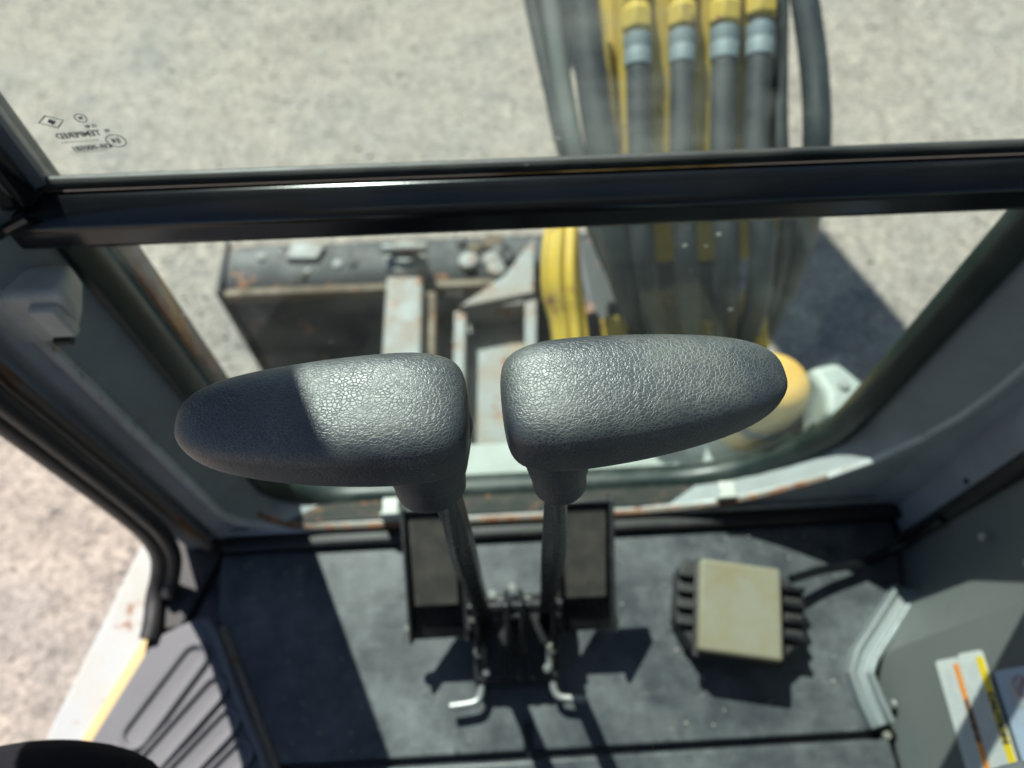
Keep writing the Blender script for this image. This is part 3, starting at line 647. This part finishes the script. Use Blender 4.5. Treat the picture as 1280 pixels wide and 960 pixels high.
# ------------------------------------------------------------------ boom with hoses, dipper arm, bucket
bo = thing('boom', 'yellow excavator boom with row of black hydraulic hoses outside the front window', 'boom', (.24, .62, -.3))
def beam(path, x0, x1, hw):
    """box-section beam following a Y-Z path"""
    f = MB(); rings = []
    P = [Vector((0, y, z)) for y, z in path]
    for i, p in enumerate(P):
        d = (P[min(i+1, len(P)-1)]-P[max(i-1, 0)]).normalized(); nn = Vector((0, -d.z, d.y)); h = hw[i]
        rings.append([(x0, *(p+nn*h)[1:]), (x1, *(p+nn*h)[1:]), (x1, *(p-nn*h)[1:]), (x0, *(p-nn*h)[1:])])
    return f.loft(rings)
KB = 1.165                                         # distance factor of the boom foot
bpath = [(y*KB, CAM_Z-KB*(CAM_Z-z)) for y, z in ((.567, .225), (.610, .269), (.850, .402))]+[(1.40, .58), (1.80, 1.02), (2.2, 1.52), (2.75, 1.86)]
beam(bpath, .186, .394, [.045, .07, .08, .10, .12, .10, .07]).build('boom_beam', 'yellow', bo, bevel=.006)
fw_ = Vector((-sin(YAW)*cos(PITCH), cos(YAW)*cos(PITCH), -sin(PITCH))); rt_ = Vector((cos(YAW), sin(YAW), 0)); dn_ = fw_.cross(rt_)
def at(px, py, d): return Vector((0, 0, CAM_Z))+(fw_+rt_*((px-640)/931)+dn_*((py-480)/931))*d     # a photo pixel at a measured depth
f = MB(); f.prism([(.118, .95), (.150, .78), (.160, .60), (.160, 1.1), (.118, 1.1)], -.016, .012); f.v = [(x*KB, y*KB, CAM_Z-KB*(CAM_Z-(z+.30+(y-.62)*.553))) for x, y, z in f.v]; f.build('boom_web', 'yellow', bo, bevel=.004)
HB = [((797, 46), (800, 200), (802, 300), (812, 380), (826, 425), .0158), ((853, 42), (852, 200), (856, 300), (862, 385), (868, 430), .0150), ((906, 38), (903, 200), (908, 300), (908, 385), (905, 430), .0162), ((951, 28), (945, 200), (952, 300), (946, 380), (930, 425), .0160)]
for k, (a, b, c, d_, e, r) in enumerate(HB):
    r *= 1.02; p0 = at(*a, .815*KB); p1 = at(*b, .815*KB); axis = (p0-p1).normalized()
    path = [p0, p1, at(*c, .82*KB), at(*d_, .86*KB), at(*e, .93*KB), at(e[0], e[1]+10, 1.05*KB)]
    hz = MB(); hz.tube(path, r, 14, 6); h = hz.build('hydraulic_hose', 'hose', bo)
    f = MB(); f.lathe([(r*.95, 0), (r*1.10, .002), (r*1.14, .020), (r*1.10, .022), (r*1.14, .024), (r*1.16, .040), (r*.9, .043)], p0-axis*(.040 if k != 3 else .046), axis, 16); f.build('ferrule', 'ferrule', h)
    f = MB(); f.lathe([(r*1.0, 0), (r*1.32, .003), (r*1.32, .028), (r*1.0, .031), (r*.92, .042), (r*1.15, .044), (r*1.15, .062), (r*.7, .066)], p0+axis*.004, axis, 6); f.build('hose_nut', 'yellow', h, bevel=.002)
    f = MB(); f.tube([p0+axis*.06, p0+axis*.12, p0+axis*.30+Vector((0, 0, .01)), p0+axis*.55+Vector((0, 0, .06))], r*.85, 12, 5); f.build('steel_line', 'yellow', h)
# bundles beside the beam
for pts, r, mt in (([(650, -90, .83), (664, 0, .83), (690, 120, .83), (708, 195, .83), (748, 300, .88), (778, 370, .93), (800, 430, 1.05)], .0085, 'hose'),
                   ([(672, -90, .82), (688, 0, .82), (706, 120, .82), (722, 195, .82), (756, 300, .85), (785, 380, .9), (810, 430, 1.05)], .0105, 'hose_grey'),
                   ([(716, -90, .81), (728, 0, .81), (742, 120, .81), (754, 195, .81), (770, 300, .83), (790, 380, .88), (820, 430, 1.05)], .0175, 'hose'),
                   ([(975, -90, .83), (975, 0, .83), (974, 120, .83), (976, 195, .83), (985, 280, .85), (968, 360, .9), (945, 430, 1.05)], .0095, 'hose'),
                   ([(990, -90, .80), (1006, 0, .80), (1018, 90, .80), (1021, 180, .80), (1010, 270, .84), (985, 350, .9), (950, 425, 1.05)], .0148, 'hose')):
    f = MB(); f.tube([at(p[0], p[1], p[2]*KB) for p in pts], r*KB, 12, 6); f.build('hydraulic_hose', mt, bo)
da = thing('dipper_arm', 'yellow dipper arm hanging from the far end of the boom', 'dipper arm', (.2, 2.8, -.5))
beam([(2.72, 1.95), (2.78, 1.60), (2.82, 1.0), (2.84, .10), (2.86, -.30)], .06, .36, [.10, .14, .12, .09, .07]).build('arm_beam', 'yellow', da, bevel=.01)
f = MB(); f.tube([(.21, 2.60, 1.45), (.21, 2.66, .35)], .04, 14, 0); f.build('arm_cylinder', 'pale_metal', da)
bk = thing('bucket', 'dark steel bucket on the ground below the dipper arm', 'bucket', (.1, 3.0, GZ))
f = MB(); sec = [(2.78, -.70), (2.86, -.40), (2.92, -.30), (3.10, -.30), (3.24, -.52), (3.16, -.70), (2.99, -.745)]
f.prism(sec, -.16, .36, 'x'); f.build('bucket_shell', 'dark_steel', bk, bevel=.01)
for k in range(4):
    f = MB(); xk = -.12+k*.145; f.prism([(2.66, -.745), (2.80, -.70), (2.82, -.66), (2.76, -.68)], xk-.025, xk+.025, 'x'); f.build('bucket_tooth', 'grey_steel', bk, bevel=.004)

# ------------------------------------------------------------------ swing bracket, guards and covers in front of the cab
sb = thing('swing_bracket', 'worn yellow swing bracket beside the hoses, seen through the lower pane', 'bracket', (.12, .66, -.4))
f = MB(); sect = []
for k, (px0, px1, py, dd, th) in enumerate([(684, 722, 270, 1.10, .02), (678, 726, 290, 1.07, .045), (676, 726, 330, 1.055, .05), (676, 730, 370, 1.05, .05), (688, 735, 395, 1.06, .05), (692, 738, 430, 1.05, .05), (694, 740, 480, 1.06, .05), (698, 738, 520, 1.1, .03)]):
    a, b = at(px0, py, dd), at(px1, py, dd); back = fw_*th; rg = []
    for j in range(13):
        t = j/12; rg.append(a.lerp(b, t)-fw_*(.012*sin(pi*t)+.006*sin(t*17+k*.5)))
    for j in range(13):
        t = 1-j/12; rg.append(a.lerp(b, t)+back)
    sect.append(rg)
f.loft(sect); f.build('bracket_casting', 'yellow', sb, sub=1)
f = MB(); f.prism([(.15, .56), (.38, .56), (.40, .70), (.38, .82), (.14, .82)], -.45, -.02); f.build('bracket_block', 'dark_steel', sb, bevel=.015)
f = MB(); f.prism([(.376, .535), (.394, .535), (.400, .62), (.376, .64)], -.16, .06); f.build('bracket_cheek', 'yellow', sb, bevel=.006)
for pix, dd, th in (([(938, 378), (962, 372), (958, 448), (934, 452)], 1.06, .05), ([(752, 396), (800, 392), (806, 424), (756, 430)], 1.12, .04), ([(872, 400), (915, 404), (912, 428), (876, 426)], 1.14, .03)):
    f = MB(); q_ = [at(*p, dd) for p in pix]; f.loft([q_, [p+fw_*th for p in q_]]); f.build('bracket_lug', 'yellow', sb, bevel=.006)
f = MB(); f.lathe([(.05, 0), (.05, .05), (.03, .055), (.03, .09), (.012, .092)], (.255, .60, -.02), (0, 0, 1), 18); f.build('swing_pin', 'dark_steel', sb, bevel=.003)
for x, y in ((.18, .62), (.215, .615), (.30, .62), (.34, .64)): bolt((x, y-.04, -.02), (0, 0, 1), .011, .014, 'bracket_bolt', sb)
yc = thing('work_light_cover', 'rounded amber yellow cover outside the lower right of the window', 'cover', (.374, .458, -.06))
f = MB(); f.lathe([(.040, -.16), (.046, -.10), (.048, -.03), (.045, -.006), (.036, .006), (.021, .011), (.004, .013)], (.374, .458, .098), (.05, -.05, 1), 22); f.build('cover_dome', 'orange', yc)
f = MB(); f.lathe([(.053, -.08), (.053, -.068)], (.374, .458, .098), (.05, -.05, 1), 22); f.build('cover_band', 'dark_steel', yc, bevel=.002)
pcv = thing('side_cover', 'pale grey sheet metal cover right of the amber cover', 'cover', (.46, .45, -.06))
f = MB(); f.prism([(.424, .485), (.470, .495), (.502, .452), (.482, .412), (.432, .412), (.440, .446)], -.06, .082); f.build('cover_sheet', 'pale_body', pcv, bevel=.012, seg=3)
bolt((.465, .455, .082), (0, 0, 1), .008, .006, 'cover_bolt', pcv, 'pale_metal')

# blade and its arms
bl = thing('dozer_blade', 'dark steel cross beam blade with tan rear edge lying across the front', 'blade', (.05, 1.03, GZ))
f = MB(); f.prism([(1.10, -.35), (1.02, -.345), (.985, -.36), (.985, -.73), (1.02, -.74), (1.06, -.60), (1.07, -.48), (1.11, -.37)], -.572, .42, 'x'); f.build('blade_plate', 'dark_steel', bl, bevel=.006)
f = MB(); f.box((-.075, .974, -.362), (.985, .020, .026)); f.build('blade_edge', 'tan_edge', bl, bevel=.004)
f = MB(); f.box((-.576, 1.04, -.54), (.010, .15, .40)); f.build('end_plate', 'dark_steel', bl, bevel=.003)
f = MB(); f.prism([(-.44, 1.05), (-.37, 1.045), (-.355, 1.085), (-.43, 1.095)], -.347, -.335); f.build('worn_patch', 'grey_steel', bl, bevel=.004)
for k in range(16):
    x = random.uniform(-.06, .10) if k < 9 else random.uniform(-.55, .35); y = 1.0+random.uniform(0, .09); r = random.uniform(.012, .03) if k < 9 else random.uniform(.006, .016)
    f = MB(); f.lathe([(r*.5, -.01), (r, .0), (r*.85, min(.012, r*.35)), (r*.3, min(.02, r*.5))], (x, y, -.347), (random.uniform(-.2, .2), random.uniform(-.2, .2), 1), 7); f.build('mud_lump', ('grey_steel', 'dark_steel', 'tan_edge')[k % 3], bl, bevel=.002)
def slab(f, pix, z0, z1):
    """outline given where it shows in the photo, on the level z1"""
    pl = []
    for px, py in pix:
        d = at(px, py, 1)-Vector((0, 0, CAM_Z)); q = Vector((0, 0, CAM_Z))+d*((z1-CAM_Z)/d.z); pl.append((q.x, q.y))
    return f.prism(pl, z0, z1)
ba = thing('blade_arm', 'pale grey steel arm with round pin end, left of the box frame', 'arm', (-.17, .85, GZ))
f = MB(); slab(f, [(483, 345), (528, 345), (524, 600), (468, 600)], -.345, -.29); f.build('arm_bar', 'grey_steel', ba, bevel=.006)
f = MB(); slab(f, [(530, 352), (545, 352), (543, 600), (527, 600)], -.42, -.325); f.build('arm_side', 'tan_edge', ba, bevel=.004)
f = MB(); f.lathe([(.046, -.06), (.046, .0), (.038, .008), (.030, .008), (.028, .022), (.01, .024)], (-.172, 1.0, -.29), (0, 0, 1), 24); f.build('pin_boss', 'grey_steel', ba, bevel=.003)
f = MB(); f.tube([(-.215, 1.0, -.26), (-.125, 1.0, -.26)], .011, 10, 0); f.build('cross_pin', 'grey_steel', ba)
bf = thing('box_frame', 'grey rusty box frame with triangular gusset next to the yellow bracket', 'frame', (.0, .85, GZ))
f = MB(); slab(f, [(568, 388), (583, 388), (578, 600), (562, 600)], -.36, -.30); f.build('frame_side', 'grey_steel', bf, bevel=.004)
f = MB(); slab(f, [(656, 370), (671, 370), (671, 600), (656, 600)], -.36, -.30); f.build('frame_side', 'grey_steel', bf, bevel=.004)
f = MB(); slab(f, [(584, 374), (655, 368), (655, 380), (584, 386)], -.36, -.298); f.build('frame_head', 'grey_steel', bf, bevel=.003)
f = MB(); slab(f, [(586, 384), (662, 378), (664, 600), (580, 600)], -.40, -.365); f.build('frame_panel', 'grey_steel', bf, bevel=.003)
f = MB(); slab(f, [(572, 384), (668, 366), (668, 296), (650, 318), (632, 342)], -.34, -.287); f.build('gusset_plate', 'grey_steel', bf, bevel=.004)

# ------------------------------------------------------------------ undercarriage below the cab
uc = thing('undercarriage', 'dark steel undercarriage deck below the cab', 'undercarriage', (0, -.3, GZ))
f = MB(); f.box((.05, -.35, -.16), (.92, 1.45, .18)); f.build('deck', 'dark_steel', uc, bevel=.02)
f = MB(); f.box((.1, -.25, -.45), (.5, .9, .38)); f.build('centre_frame', 'dark_steel', uc, bevel=.02)
for s in (-1, 1):
    tr = thing('rubber_track', ('left' if s < 0 else 'right')+' rubber crawler track under the cab', 'track', (.1+s*.36, -.45, GZ), 'crawler tracks')
    f = MB(); f.prism([(y, z) for y, z in rrect(-1.35, .30, GZ, -.30, .2, .2, .2, .2, 6)], .1+s*.36-.11, .1+s*.36+.11, 'x'); f.build('track_belt', 'black_rubber', tr, bevel=.01)
    for k in range(14):
        f = MB(); f.box((.1+s*.36, -1.15+k*.1, -.292), (.21, .035, .02)); f.build('track_lug', 'black_rubber', tr, bevel=.004)
bpy.context.view_layer.update()
